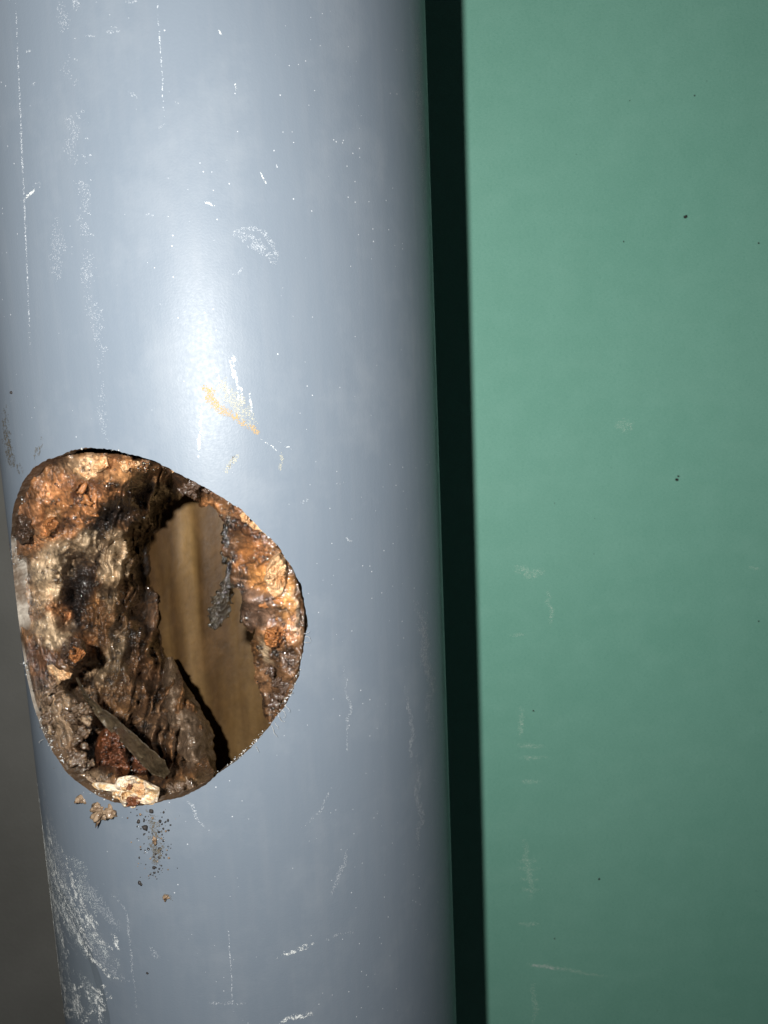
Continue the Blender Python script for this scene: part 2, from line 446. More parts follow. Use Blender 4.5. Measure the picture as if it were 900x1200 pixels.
def fan_tube(name, rr, mat, parent, M=56, n=960, zr=.32, inward=False, rad=RH, disp=None):
    th0, zz0 = hole_ring(n, rad, rr)
    # matching points on the rectangle of the unrolled tube
    a = np.linspace(0, 2 * math.pi, n, endpoint=False)
    W, H = math.pi, zr
    # walk round the rectangle so that corners are hit exactly
    q = (a / (2 * math.pi) * 8) % 8
    s = lambda t: np.clip(t, -1, 1)
    bx = np.where((q < 1) | (q >= 7), 1, np.where(q < 3, 2 - q, np.where(q < 5, -1, q - 6)))
    by = np.where(q < 1, q, np.where(q < 3, 1, np.where(q < 5, 4 - q, np.where(q < 7, -1, q - 8))))
    th1 = PHI + bx * W; zz1 = Z0 + by * H
    t = (np.linspace(0, 1, M) ** 2.0)[:, None]
    th = th0[None] * (1 - t) + th1[None] * t; z = zz0[None] * (1 - t) + zz1[None] * t
    r_ = rr + (disp(th, z) if disp else 0)
    V = np.stack([r_ * np.sin(th), -r_ * np.cos(th), z], -1).reshape(-1, 3)
    Fc = grid_faces(M, n, True)
    if not inward: Fc = Fc
    else: Fc = Fc[:, ::-1]
    N = None; cols = None
    if disp is not None:
        # the film's tint grades to dark brown towards the crusted side of the pipe
        def tha(x, y):
            q = C + rays(*z1(x, y)) * cyl(*z1(x, y), RI, True); return math.atan2(q[0], -q[1])
        ta, tb = tha(405, 400) % (2 * math.pi), tha(540, 400) % (2 * math.pi)
        tt = np.mod(th, 2 * math.pi)
        k = (tt - ta) / (tb - ta) + .30 * fbm(np.stack([th * 14, z * 22, 0 * th], -1), 3, 35)
        k = sstep(0, 1, k)[..., None]
        cols = (np.array((.50, .40, .32)) * (1 - k) + np.array((1.22, 1.12, .98)) * k).reshape(-1, 3)
    if disp is None:
        sg = -1 if inward else 1
        N = np.stack([sg * np.sin(th), -sg * np.cos(th), 0 * th], -1).reshape(-1, 3)
    return mesh_obj(name, V, Fc[:, ::-1] if False else Fc, mat, parent, normals=N, orient='in', cols=cols)

fan_tube('outer_wall', R, M_PVC, pipe)
def coat_disp(th, z):
    p = np.stack([th * R * 130, z * 18, 0 * th], -1)
    return -.0009 - .0005 * fbm(p, 4, 31)
fan_tube('inner_film', RI, M_COAT, pipe, M=120, n=720, rad=RH + .001, inward=True, disp=coat_disp)

# sawn face between the outer and the inner edge of the wall
n = 960
tho, zo = hole_ring(n, RH, R); thi, zi = hole_ring(n, RH, RI)
rings = []
aa = np.linspace(0, 360, n, endpoint=False)
cm = sstep(150, 160, aa) * sstep(192, 184, aa) + .55 * sstep(192, 200, aa) * sstep(232, 215, aa) + .5 * sstep(300, 320, aa) * sstep(350, 335, aa)
cm = np.clip(cm, 0, 1)[:, None]
cutc = np.array([[.055, .034, .020]]) * (1 - cm) + np.array([[.44, .40, .34]]) * cm
for k, f_ in enumerate(np.linspace(0, 1, 6)):
    rr = R + (RI - R) * f_
    xx, zz = hole_ring(n, RH, rr)
    j = 0.00012 * vnoise(np.stack([np.arange(n) * .25, np.full(n, k * 3.), 0 * zz], -1), 4) * (0 < k)
    rings.append(np.stack([(rr) * np.sin(xx) + j, -rr * np.cos(xx), zz + j], -1))
mesh_obj('cut_edge', np.concatenate(rings), grid_faces(6, n, True), M_CUT, pipe, orient='open', cols=np.tile(cutc, (6, 1)))

# ------------------------------------------------------------------ the crust inside
OUTL = [(19,580),(25,565),(46.5,544),(72,535),(101,530),(139,532),(177,540),(220,552),(253,567),(287,590),(312.5,615.6),(333.6,645),(348,679),(356,708.5),(357,738),(352.6,772),(344,805.6),(329,837),(308,865),(279,892),(249,915),(219.6,932),(186,945),(156,947),(127,939),(101,926),(76,905),(55,873),(44,835),(34,789),(23,730),(16,679),(10.5,637),(15,601)]
OPEN1 = [(522,150),(548,186),(580,208),(612,215),(627,240),(622,300),(640,360),(655,420),(662,480),(690,545),(712,610),(722,690),(735,760),(760,815),(700,900),(640,940),(612,960),(596,930),(574,860),(552,780),(505,690),(462,610),(436,500),(420,390),(412,300),(438,262),(462,212),(500,172)]
OPEN = [(x * K, 510 + y * K) for x, y in OPEN1]

# depth anchors: (x, y) on the enlarged view, depth in mm behind the pipe's surface
ANC = [(250,85,4),(330,125,9),(385,80,4.5),(150,140,8),(90,180,6),(150,205,14),(250,195,20),(340,165,22),(200,260,22),(290,250,36),(350,215,44),(420,180,50),(480,150,52),
       (430,125,20),(520,112,5),(520,150,32),(600,165,5),(600,200,9),(560,180,10),(70,250,7),(60,290,7),(110,290,16),(150,330,25),(110,380,17),(150,420,26),(230,300,34),(205,390,44),(235,440,58),(215,500,60),(250,370,56),
       (290,320,40),(310,400,46),(270,470,54),(300,520,50),(350,330,62),(360,450,66),(400,350,80),(410,480,88),(130,500,17),(170,500,28),(180,560,22),(205,600,16),(100,600,9),(130,640,11),(90,700,6),(180,650,12),
       (235,620,40),(260,560,52),(300,620,52),(350,560,62),(400,600,74),(440,640,86),(240,680,44),(290,700,46),(350,720,52),(410,740,60),(450,720,76),(300,770,42),(380,820,50),(440,860,56),(480,920,52),(500,760,70),(540,850,66),(580,930,50),
       (170,740,9),(130,780,6),(180,830,8),(230,790,14),(150,870,5),(200,900,6),(255,830,34),(270,880,36),(330,800,38),(330,900,34),(400,900,36),(430,940,34),(480,965,18),(250,930,10),(300,950,9),
       (250,970,4),(330,1010,4),(420,1010,4.2),(480,990,4.5),(540,975,5),(600,945,7),(640,925,6),(520,950,16),
       (670,215,4.5),(640,245,8),(640,300,15),(660,340,12),(700,290,6),(740,290,4.5),(690,370,9),(670,430,14),(730,370,5),(790,380,4.5),(700,450,10),(760,460,6),(810,460,4.5),(680,510,16),(720,520,10),(760,540,6),(820,560,4.5),
       (710,590,18),(750,600,8),(800,640,5),(730,670,17),(770,690,7),(735,740,14),(760,770,6),(750,800,8),(700,870,6)]
def build_crust():
    st = 0.85
    xs = np.arange(2, 372, st); ys = np.arange(520, 960, st)
    X, Y = np.meshgrid(xs, ys)
    sin_ = cyl(X, Y, R); sfar = cyl(X, Y, RI - .0002, True); chord = np.maximum(sfar - sin_, 1e-4) * 1000
    # warp the plan a little so that nothing follows the anchors' smooth interpolation
    q0 = np.stack([X / 26, Y / 26, 0 * X], -1)
    WX = X + 5 * fbm(q0, 4, 41); WY = Y + 5 * fbm(q0, 4, 47)
    num = 0; den = 0
    A = np.array([(x * K, 510 + y * K, h) for x, y, h in ANC])
    for ax, ay, h in A:
        d2 = (WX - ax) ** 2 + (WY - ay) ** 2
        wgt = np.exp(-d2 / (2 * 10.0 ** 2)) + 1e-4 / (1 + (d2 / 400) ** 2)
        num = num + wgt * h; den = den + wgt
    H = num / den
    bul = 0 * X                                         # soft swollen lumps of pale sludge
    for bx, by, br, bh in ((150,325,30,4.5),(128,400,26,4),(172,455,24,4),(240,298,26,5),(322,330,26,5),(300,405,24,4),(292,660,28,5),(150,560,24,3.5),(345,590,18,4),(700,470,34,3),(715,540,24,2.5),(90,250,24,2.5),(560,142,34,2)):
        g = np.exp(-((WX - bx * K) ** 2 + (WY - (510 + by * K)) ** 2) / (br * K) ** 2); bul = np.maximum(bul, g); H = H - bh * g
    ins = inpoly(X, Y, OUTL); dr = polydist(X, Y, OUTL) * np.where(ins, 1, -1)
    edge = 4.4 + .9 * fbm(np.stack([X / 11, Y / 11, 0 * X + 3], -1), 3, 13)
    leftrim = sstep(90, 20, X)
    for gx, gy, gw in ((134, 541, 6), (188, 549, 9), (160, 536, 4), (60, 552, 7)): edge = edge + 9 * np.exp(-((X - gx) ** 2 + (Y - gy) ** 2) / (2 * gw * gw / 2))
    edge = edge * (1 - .35 * leftrim)
    H = edge + (H - edge) * sstep(-2, 10, dr)
    H = H + np.clip(-dr, 0, 40) * .12                  # under the lip it follows the inner wall outwards
    OX = X + 5.5 * fbm(np.stack([X / 13, Y / 20, 0 * X + 7], -1), 4, 49); OY = Y + 5 * fbm(np.stack([X / 13, Y / 16, 0 * X + 3], -1), 4, 52)
    op = inpoly(OX, OY, OPEN); do = polydist(OX, OY, OPEN) * np.where(op, -1, 1)
    # relief, evaluated on a flattened copy of the surface so that steep slopes do not comb it out
    P = C + rays(X, Y) * (sin_ + .25 * H / 1000)[..., None]; Q = P.copy()
    amp = sstep(0, 6, dr) * .75 + .25
    w1, w2 = worley(P * 230 + .35 * fbm(P * 300, 3, 3)[..., None], 21)
    w3, w4 = worley(P * 520 + .3 * fbm(P * 600, 2, 8)[..., None], 61)
    f1 = fbm(P * 130, 5, 71, .55); rid = np.abs(fbm(P * 210 * np.array([1, 1, .6]), 4, 81))
    # left side of the cavity is drawn out in vertical folds
    fold = sstep(300, 420, X / K) * sstep(600, 480, X / K) + .4 * sstep(200, 300, X / K) * sstep(420, 300, X / K)
    fl_ = np.abs(fbm(np.stack([X / 11 + Y / 60 + .5 * fbm(q0 * 1.2, 3, 90), Y / 110 + .2 * fbm(q0 * 2, 2, 92), 0 * X], -1), 3, 95))
    w5, _ = worley(P * 1000 + .3 * fbm(P * 1100, 2, 18)[..., None], 66)
    gr = 1 - .6 * fold
    rel = -2.2 * f1 + 1.9 * (w1 - .45) + 1.5 * (w3 - .45) + gr * .5 * (w5 - .45) + 2.2 * (.35 - rid) + gr * .45 * fbm(P * 900, 3, 133)
    rel = rel + .9 * (.35 - sstep(0, .16, np.abs(fbm(P * np.array([1, 1, .8]) * 230 + 5, 4, 160)))) + .45 * (.3 - sstep(0, .2, np.abs(fbm(P * 640 + 9, 3, 170)))) * (1 - .6 * fold)
    rel = rel * (1 - .55 * bul)
    rel = rel * (1 - .35 * fold) + 8.5 * fold * (.35 - fl_)
    mrg = sstep(26, 2, do) * sstep(560, 480, X / K) * sstep(150, 185, (Y - 510) / K) * sstep(660, 600, (Y - 510) / K)
    H = H + (chord - 1 - H) * mrg
    deep = np.clip(H / 25, .35, 1.6)
    H2 = H + rel * amp * deep
    H2 = np.minimum(H2, chord * .985 - .6)              # never through the back of the pipe
    mincap = np.where(dr > 3, 2.2, 3.6); mincap = np.where(X < 60, 1.2, mincap)
    H2 = np.maximum(H2, np.minimum(mincap, chord * .5))
    under = dr < 1.0
    H2 = np.where(under & (chord > 8), np.maximum(H2, 3.7), H2)
    H2 = np.where(do < 3, H2 + (3 - np.maximum(do, 0)) * .5, H2)
    P = C + rays(X, Y) * (sin_ + H2 / 1000)[..., None]
    # ---- colour
    Preal = P; P = Q
    cx, cy = X / K + 14 * fbm(q0 * 2.2, 4, 101), (Y - 510) / K + 14 * fbm(q0 * 2.2, 4, 107)
    base = np.zeros(X.shape + (3,)); base[:] = (.13, .062, .024)
    def blob(x, y, rx, ry, rot, col, k=1.0, soft=.5):
        c, s = math.cos(math.radians(rot)), math.sin(math.radians(rot))
        dx, dy = cx - x, cy - y
        u = (dx * c + dy * s) / rx; v = (-dx * s + dy * c) / ry
        m = sstep(1 + soft, 1 - soft, np.sqrt(u * u + v * v)) * k
        base[:] = base * (1 - m[..., None]) + np.array(col) * m[..., None]
    OR = (.42, .178, .066); LT = (.36, .235, .135); SL = (.50, .365, .225); DK = (.018, .010, .006); BR = (.115, .045, .018)
    GY = (.175, .118, .070); RS = (.22, .075, .022); MB = (.085, .038, .017)
    blob(200, 180, 190, 85, -18, OR, .85); blob(120, 230, 60, 60, 0, OR, .8); blob(380, 120, 120, 30, 5, (.30, .15, .06), .8)
    blob(240, 90, 60, 35, 0, LT, .9); blob(145, 240, 30, 40, 0, (.36, .19, .08), .9)
    blob(70, 250, 32, 60, 10, MB, .9); blob(75, 170, 30, 40, 30, MB, .7)
    blob(230, 150, 60, 22, 0, BR, .8); blob(310, 225, 120, 32, -38, DK, 1.0); blob(430, 165, 90, 26, -18, DK, .9)  # the DK band paints crevice shade below the top crust into the colour
    blob(150, 390, 62, 85, 12, SL, .95); blob(240, 300, 34, 34, 0, SL, .9); blob(120, 290, 40, 30, 0, OR, .6)
    blob(320, 345, 38, 70, 0, SL, .9); blob(310, 430, 26, 50, 0, (.30, .20, .11), .8); blob(345, 590, 16, 34, 0, SL, .9); blob(300, 660, 26, 34, 20, SL, .8); blob(150, 545, 26, 40, -20, SL, .9)
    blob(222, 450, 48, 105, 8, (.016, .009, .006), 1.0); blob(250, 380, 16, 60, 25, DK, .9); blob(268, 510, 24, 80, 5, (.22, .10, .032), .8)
    blob(165, 500, 28, 40, -15, OR, .8); blob(150, 540, 60, 36, 10, SL, .7); blob(210, 600, 40, 36, 0, OR, .85); blob(185, 590, 18, 30, 0, DK, .9)
    blob(110, 620, 50, 45, 0, MB, .9); blob(110, 700, 42, 36, 0, DK, .7)
    blob(290, 660, 60, 60, 30, (.17, .115, .065), .8); blob(340, 580, 36, 60, 0, (.19, .13, .075), .8); blob(360, 740, 90, 60, 35, (.15, .078, .032), .8)
    blob(390, 420, 34, 170, -4, (.115, .058, .024), .8); blob(420, 700, 50, 60, 0, (.12, .062, .03), .8); blob(430, 820, 60, 70, 30, (.15, .09, .05), .7)
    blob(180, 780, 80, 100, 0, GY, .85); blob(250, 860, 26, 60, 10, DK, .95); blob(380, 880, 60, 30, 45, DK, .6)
    blob(250, 940, 60, 24, 20, GY, .8); blob(540, 970, 120, 22, -18, (.12, .075, .035), .8); blob(450, 985, 26, 22, 0, DK, .8)
    blob(560, 140, 90, 28, 22, (.14, .066, .032), .9); blob(570, 195, 40, 16, 10, OR, .75)
    blob(690, 250, 40, 60, -40, BR, .8); blob(700, 340, 50, 50, 0, (.26, .10, .028), .9); blob(735, 400, 40, 40, 0, (.46, .20, .06), .95); blob(800, 460, 26, 60, -5, (.46, .22, .075), .9)
    blob(700, 480, 44, 80, -35, (.145, .085, .055), .95); blob(760, 560, 40, 36, 0, (.36, .16, .06), .95); blob(810, 540, 24, 40, 0, OR, .6)
    blob(770, 640, 50, 60, 0, (.085, .042, .018), .9); blob(735, 600, 14, 40, -10, SL, .8); blob(740, 720, 40, 70, -10, (.10, .05, .022), .9)
    blob(825, 500, 10, 60, 0, (.42, .34, .24), .5)
    mm = (mrg * .85)[..., None]; stc = (.75 + .5 * fbm(np.stack([X / 9, Y / 90, 0 * X], -1), 4, 150))[..., None]
    base = base * (1 - mm) + np.array((.125, .064, .030)) * stc * mm
    # tone follows the relief: crevices darker, crowns paler
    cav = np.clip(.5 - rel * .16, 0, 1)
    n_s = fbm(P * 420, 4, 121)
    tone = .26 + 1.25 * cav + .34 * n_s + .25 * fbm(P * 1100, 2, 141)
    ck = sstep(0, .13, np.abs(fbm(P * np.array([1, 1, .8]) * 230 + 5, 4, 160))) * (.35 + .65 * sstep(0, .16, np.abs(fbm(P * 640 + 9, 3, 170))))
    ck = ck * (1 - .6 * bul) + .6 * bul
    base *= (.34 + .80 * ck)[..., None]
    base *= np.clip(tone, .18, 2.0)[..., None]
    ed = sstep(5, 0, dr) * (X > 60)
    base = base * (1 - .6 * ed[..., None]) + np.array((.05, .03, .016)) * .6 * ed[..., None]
    keepv = (do > -.5) & (dr > -26) & ((dr > -.3) | (np.hypot(P[..., 0], P[..., 1]) < RI - .0001))
    idx = np.arange(X.size).reshape(X.shape)
    a, b, c, d = idx[:-1, :-1], idx[:-1, 1:], idx[1:, 1:], idx[1:, :-1]
    kv = keepv
    kf = kv[:-1, :-1] & kv[:-1, 1:] & kv[1:, 1:] & kv[1:, :-1]
    Hs = H2
    j = np.maximum.reduce([Hs[:-1, :-1], Hs[:-1, 1:], Hs[1:, 1:], Hs[1:, :-1]]) - np.minimum.reduce([Hs[:-1, :-1], Hs[:-1, 1:], Hs[1:, 1:], Hs[1:, :-1]])
    kf &= (j < 14)
    Fc = np.stack([a, d, c, b], -1)[kf]
    used = np.zeros(X.size, bool); used[Fc.ravel()] = True
    re = np.cumsum(used) - 1
    return Preal.reshape(-1, 3)[used], re[Fc], base.reshape(-1, 3)[used], Q.reshape(-1, 3)[used]
V, Fc, Cc, Qc = build_crust()
crust = empty('mineral_crust', tuple(P3(*z1(300, 600), .05)))
tag(crust, 'thick wet brown and orange scale crust lining the inside of the sawn hole', 'crust')
def crust_part(o):
    o.parent = crust; o.matrix_parent_inverse = Matrix.Translation(-Vector(crust.location)); return o
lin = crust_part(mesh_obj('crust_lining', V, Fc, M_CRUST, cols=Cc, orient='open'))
fa = lin.data.attributes.new('Rest', 'FLOAT_VECTOR', 'POINT')
if len(lin.data.vertices) == len(Qc): fa.data.foreach_set('vector', Qc.astype(np.float32).ravel())
print('crust tris', len(Fc) * 2)

# ------------------------------------------------------------------ lumps, flakes, sheets
def view_frame(px, py):
    d = rays(px, py)
    ex = rt - d * (rt @ d); ex /= np.linalg.norm(ex)
    ey = np.cross(ex, d); ey = ey / np.linalg.norm(ey)
    if ey @ up < 0: ey = -ey
    return ex, ey, -d

def lump(name, poly1, h, thick, mat, seed=0, res=1.0, rough=.35, dome=1.0, parent=None, lobes=0.0, tilt=(0, 0), jag=2.0, ribs=0.0):
    """a solid chip or lump: outline in the enlarged view, front crowned and pitted, back flatter. h, thick in mm"""
    poly = [(x * K, 510 + y * K) for x, y in poly1]
    xs = [p[0] for p in poly]; ys = [p[1] for p in poly]
    mx, my = sum(xs) / len(xs), sum(ys) / len(ys)
    # polar mesh
    na, nr = 96, 22
    a = np.linspace(0, 2 * math.pi, na, endpoint=False)
    rad = np.zeros(na)
    for i, ang in enumerate(a):
        dx, dy = math.cos(ang), math.sin(ang); best = 0
        for k in range(len(poly)):
            x1, y1 = poly[k][0] - mx, poly[k][1] - my; x2, y2 = poly[(k + 1) % len(poly)][0] - mx, poly[(k + 1) % len(poly)][1] - my
            det = dx * (y1 - y2) - dy * (x1 - x2)
            if abs(det) < 1e-9: continue
            t = (x1 * (y1 - y2) - y1 * (x1 - x2)) / det
            s = (dx * y1 - dy * x1) / det
            if t > 0 and -1e-6 <= s <= 1 + 1e-6: best = max(best, t)
        rad[i] = best
    rad = rad + jag * .5 * fbm(np.stack([np.cos(a) * 3, np.sin(a) * 3, 0 * a + seed], -1), 4, seed)
    rad = np.maximum(rad, .8)
    V = []
    t_ = np.sin(np.linspace(0, 1, nr) * math.pi / 2)
    size = rad.mean()
    for side in (1, -1):
        for j in range(nr):
            if side == -1 and j == nr - 1: continue
            rr = rad * t_[j] if side == 1 else rad * t_[nr - 1 - j - 1]
            tt = t_[j] if side == 1 else t_[nr - 2 - j]
            prof = np.sqrt(max(0, 1 - tt ** (2.2 if dome < 1 else 2)))
            if dome < 1: prof = max(0, 1 - tt ** 6) ** .5
            px = mx + rr * np.cos(a); py = my + rr * np.sin(a)
            nz = rough * fbm(np.stack([px / size * 2.2, py / size * 2.2, 0 * px + seed * 3 + side], -1), 5, seed + 5, .6)
            nz = nz + rough * .35 * fbm(np.stack([px / 2.4, py / 2.4, 0 * px + seed], -1), 3, seed + 15) * (side == 1)
            if lobes: nz = nz + lobes * (.6 - worley(np.stack([px / size * 2.0, py / size * 2.0, 0 * px + seed], -1), seed)[0])
            if ribs: nz = nz + ribs * np.sin((py - my) * .75 + (px - mx) * .25 + 1.5 * vnoise(np.stack([px / 8, py / 8, 0 * px], -1), seed))
            hh = h - side * thick * .5 * prof * (1 + nz * 1.3) + tilt[0] * (px - mx) + tilt[1] * (py - my)
            V.append(P3(px, py, hh / 1000))
    nR = len(V)
    V = np.concatenate(V)
    Fc = grid_faces(nR, na, True)
    org = P3(np.array(mx), np.array(my), h / 1000)
    if parent is None: V = V - org
    o = mesh_obj(name, V, Fc[:, ::-1], mat)
    if parent is None: o.location = tuple(org)
    else: parent(o)
    return o

def blobby(name, px, py, h, sx, sy, sz, mat, seed=0, amp=.35, sub=3, rot=0.0, on_surface=False, parent=None):
    """noisy pebble; sizes in mm, seated at (px,py) of the photograph, depth h mm"""
    bm = bmesh.new(); bmesh.ops.create_icosphere(bm, subdivisions=sub, radius=1)
    V = np.array([v.co[:] for v in bm.verts]); F_ = np.array([[v.index for v in f.verts] for f in bm.faces]); bm.free()
    r = 1 + amp * fbm(V * 1.5 + seed * 7.7, 4, seed) + amp * .5 * (.5 - worley(V * 1.9 + seed, seed)[0])
    V = V * r[:, None]
    ex, ey, ez = view_frame(px, py)
    c, s = math.cos(rot), math.sin(rot)
    e1 = ex * c + ey * s; e2 = -ex * s + ey * c
    W_ = (V[:, :1] * sx * e1 + V[:, 1:2] * sy * e2 + V[:, 2:3] * sz * ez) / 2000.
    org = SP(px, py, h / 1000) if on_surface else P3(px, py, h / 1000)
    if parent is not None:
        o = mesh_obj(name, W_ + org, F_, mat); parent(o); return o
    o = mesh_obj(name, W_, F_, mat); o.location = tuple(org)
    return o

def strip(name, pts, mat, seed=0, curl=.4, nu=90, nv=22, rough=.25, thick=.35, parent=None, ragged=.06, fine=.15, tilt=0.0):
    """a thin sheet along a path: pts = (x1, y1, h_mm, halfwidth_px1); curled across, given real thickness"""
    pts = np.array(pts, float)
    t = np.linspace(0, len(pts) - 1, nu); i = np.minimum(t.astype(int), len(pts) - 2); f_ = (t - i)
    f_s = f_ * f_ * (3 - 2 * f_)
    q = pts[i] * (1 - f_s[:, None]) + pts[i + 1] * f_s[:, None]
    for _ in range(6): q[1:-1] = (q[:-2] + 2 * q[1:-1] + q[2:]) / 4
    cx, cy = q[:, 0] * K, 510 + q[:, 1] * K
    tx, ty = np.gradient(cx), np.gradient(cy); L = np.hypot(tx, ty); nx, ny = -ty / L, tx / L
    v = np.linspace(-1, 1, nv)
    wv = (q[:, 3] * K)[:, None] * (1 + .22 * fbm(np.stack([np.arange(nu) / (nu / 5.), 0 * cx, 0 * cx + seed], -1), 2, seed)[:, None])
    wv = wv * (1 + ragged * fbm(np.stack([np.repeat(cx[:, None], nv, 1) / 5, np.repeat(cy[:, None], nv, 1) / 5, np.sign(v)[None] * 4 + 0 * wv], -1), 3, seed + 9))
    X = cx[:, None] + nx[:, None] * wv * v; Y = cy[:, None] + ny[:, None] * wv * v
    nz = fbm(np.stack([X / 14, Y / 14, 0 * X + seed], -1), 5, seed + 3)
    H = q[:, 2][:, None] + curl * wv * (v ** 2) * 1.0 + tilt * wv * v + rough * 6 * nz + fine * fbm(np.stack([X / 3.2, Y / 3.2, 0 * X + seed], -1), 3, seed + 31)
    A = P3(X, Y, H / 1000); B = P3(X, Y, (H + thick) / 1000)
    V = np.concatenate([A.reshape(-1, 3), B.reshape(-1, 3)])
    n0 = nu * nv
    F1 = grid_faces(nu, nv); F2 = F1[:, ::-1] + n0
    e = []
    bnd = [r * nv for r in range(nu)], [r * nv + nv - 1 for r in range(nu)], list(range(nv)), list(range((nu - 1) * nv, nu * nv))
    for k, L_ in enumerate(bnd):
        for a, b in zip(L_[:-1], L_[1:]): e.append([a, b, b + n0, a + n0])
    org = V[:n0].mean(0)
    o = mesh_obj(name, V - org if parent is None else V, np.concatenate([F1, F2, np.array(e)]), mat)
    if parent is None: o.location = tuple(org)
    else: parent(o)
    return o

# pale chips stuck in the crust
fp = crust_part
lump('scale_flake', [(205,92),(222,60),(262,52),(296,58),(303,84),(288,98),(270,108),(262,122),(240,128),(222,116),(200,108)], 5.2, 4, M_FLAKE, 3, rough=.5, dome=.5, parent=fp)
lump('scale_flake', [(330,74),(352,66),(388,74),(392,84),(368,88),(350,106),(338,98)], 5.5, 3, M_FLAKE, 5, rough=.5, dome=.5, parent=fp)
lump('scale_flake', [(664,222),(676,210),(696,210),(704,226),(694,236),(700,246),(690,248),(672,240)], 3.8, 2.6, M_FLAKE, 7, rough=.4, dome=.5, parent=fp)
lump('scale_flake', [(690,250),(702,232),(722,240),(742,258),(756,268),(758,284),(740,280),(716,264),(700,262)], 3.9, 2.6, M_FLAKE, 9, rough=.4, dome=.5, parent=fp)
lump('scale_flake', [(734,400),(740,362),(756,336),(776,324),(792,340),(800,372),(794,410),(786,440),(762,452),(744,430)], 5.0, 4.5, M_FLAKE, 11, rough=.6, dome=.6, parent=fp)
lump('scale_nodule', [(732,560),(738,536),(762,528),(786,540),(792,562),(778,586),(752,592),(738,582)], 6, 6, M_ORANGE, 13, rough=.6, lobes=.3, parent=fp)
lump('scale_flake', [(130,640),(146,636),(164,650),(186,656),(206,660),(192,676),(172,684),(160,692),(152,672),(136,660)], 8.5, 3.5, M_FLAKE, 15, rough=.4, dome=.5, parent=fp)
lump('scale_nodule', [(165,612),(172,575),(196,560),(226,566),(242,590),(234,622),(208,642),(180,636)], 14, 10, M_DARK, 17, rough=.6, lobes=.5, parent=fp)
lump('scale_nodule', [(190,600),(204,584),(232,590),(240,606),(226,624),(206,636),(192,624)], 8.5, 4, M_ORANGE, 18, rough=.9, lobes=.6, parent=fp)
lump('scale_flake', [(110,250),(128,228),(152,226),(164,244),(154,262),(134,282),(112,280)], 13, 4, M_ORANGE, 19, rough=.7, dome=.6, parent=fp)
lump('scale_nodule', [(34,255),(40,225),(62,215),(84,232),(90,262),(80,296),(58,302),(42,286)], 5.5, 4.5, M_DARK, 20, rough=.7, lobes=.5, parent=fp)
lump('scale_flake', [(474,92),(486,88),(490,100),(478,104)], 3.6, 2, M_FLAKE, 21, rough=.4, dome=.6, parent=fp)

# pebbly cluster low on the left
r2 = random.Random(5)
clp = [(120,740),(150,700),(200,700),(240,740),(255,800),(240,860),(200,895),(165,880),(130,820)]
cnt = 0
while cnt < 70:
    x, y = r2.uniform(115, 258), r2.uniform(700, 895)
    if not inpoly(np.array(x), np.array(y), clp): continue
    s = r2.uniform(.6, 2.0)
    blobby('scale_pebble', x * K, 510 + y * K, 7.3 + (x - 120) * .04 + r2.uniform(-1, 1.0), s * r2.uniform(.9, 1.5), s, s * .9,
           M_NOD if r2.random() < .88 else r2.choice([M_FLAKE, M_ORANGE, M_CRUMB]), cnt + 3, .5, 3, r2.uniform(0, 3), parent=fp)
    cnt += 1
# smaller nodules sown over the rest of the crust
spots = [(135,790,16,60,4.6,M_NOD,16),(190,905,50,14,4.8,M_NOD,14),(240,955,40,10,4.2,M_CRUMB,8),(150,180,60,40,15.2,M_ORANGE,10),(780,480,30,70,6,M_ORANGE,7),(770,680,30,60,6.5,M_DARK,16),(560,150,70,20,6,M_DARK,16),
         (640,230,20,26,8,M_DARK,8),(230,920,40,18,7.5,M_NOD,12),(110,640,30,50,9.5,M_DARK,8),(540,980,70,12,4.6,M_NOD,14),(250,200,70,40,21.5,M_ORANGE,6)]
for (x0, y0, rx, ry, h, m, nn) in spots:
    for k in range(nn):
        x = x0 + r2.gauss(0, .55) * rx; y = y0 + r2.gauss(0, .55) * ry
        s = r2.uniform(.7, 1.9)
        blobby('scale_pebble', x * K, 510 + y * K, h + .5 + r2.uniform(-.8, .8), s * r2.uniform(.9, 1.9), s, s * .8, m, k + int(x0), .8, 3, r2.uniform(0, 3), parent=fp)

# loose things lying in the hole
o = lump('lime_flake', [(250,966),(275,962),(318,968),(326,950),(352,942),(384,948),(410,962),(446,978),(440,1000),(434,1024),(404,1028),(392,1022),(372,1036),(344,1034),(330,1012),(316,1008),(308,988),(280,988),(262,978)], 1.0, 5.0, M_PLASTER, 23, rough=.85, dome=.4, jag=1.6)
tag(o, 'cream and white chalky flake lying across the bottom lip of the hole', 'flake')
for pl, hh, mm in (([(345,1010),(360,1002),(388,1004),(392,1018),(376,1030),(352,1030),(342,1022)], -1.0, M_RUST), ([(345,975),(356,966),(366,972),(364,984),(352,986)], -1.0, M_RUST), ([(368,968),(392,966),(404,980),(400,1000),(384,998),(372,988)], -.9, M_FLAKE)):
    q = lump('stain_patch', pl, hh, 1.0, mm, 29, rough=.5)
    q.parent = o; q.location = q.location - o.location

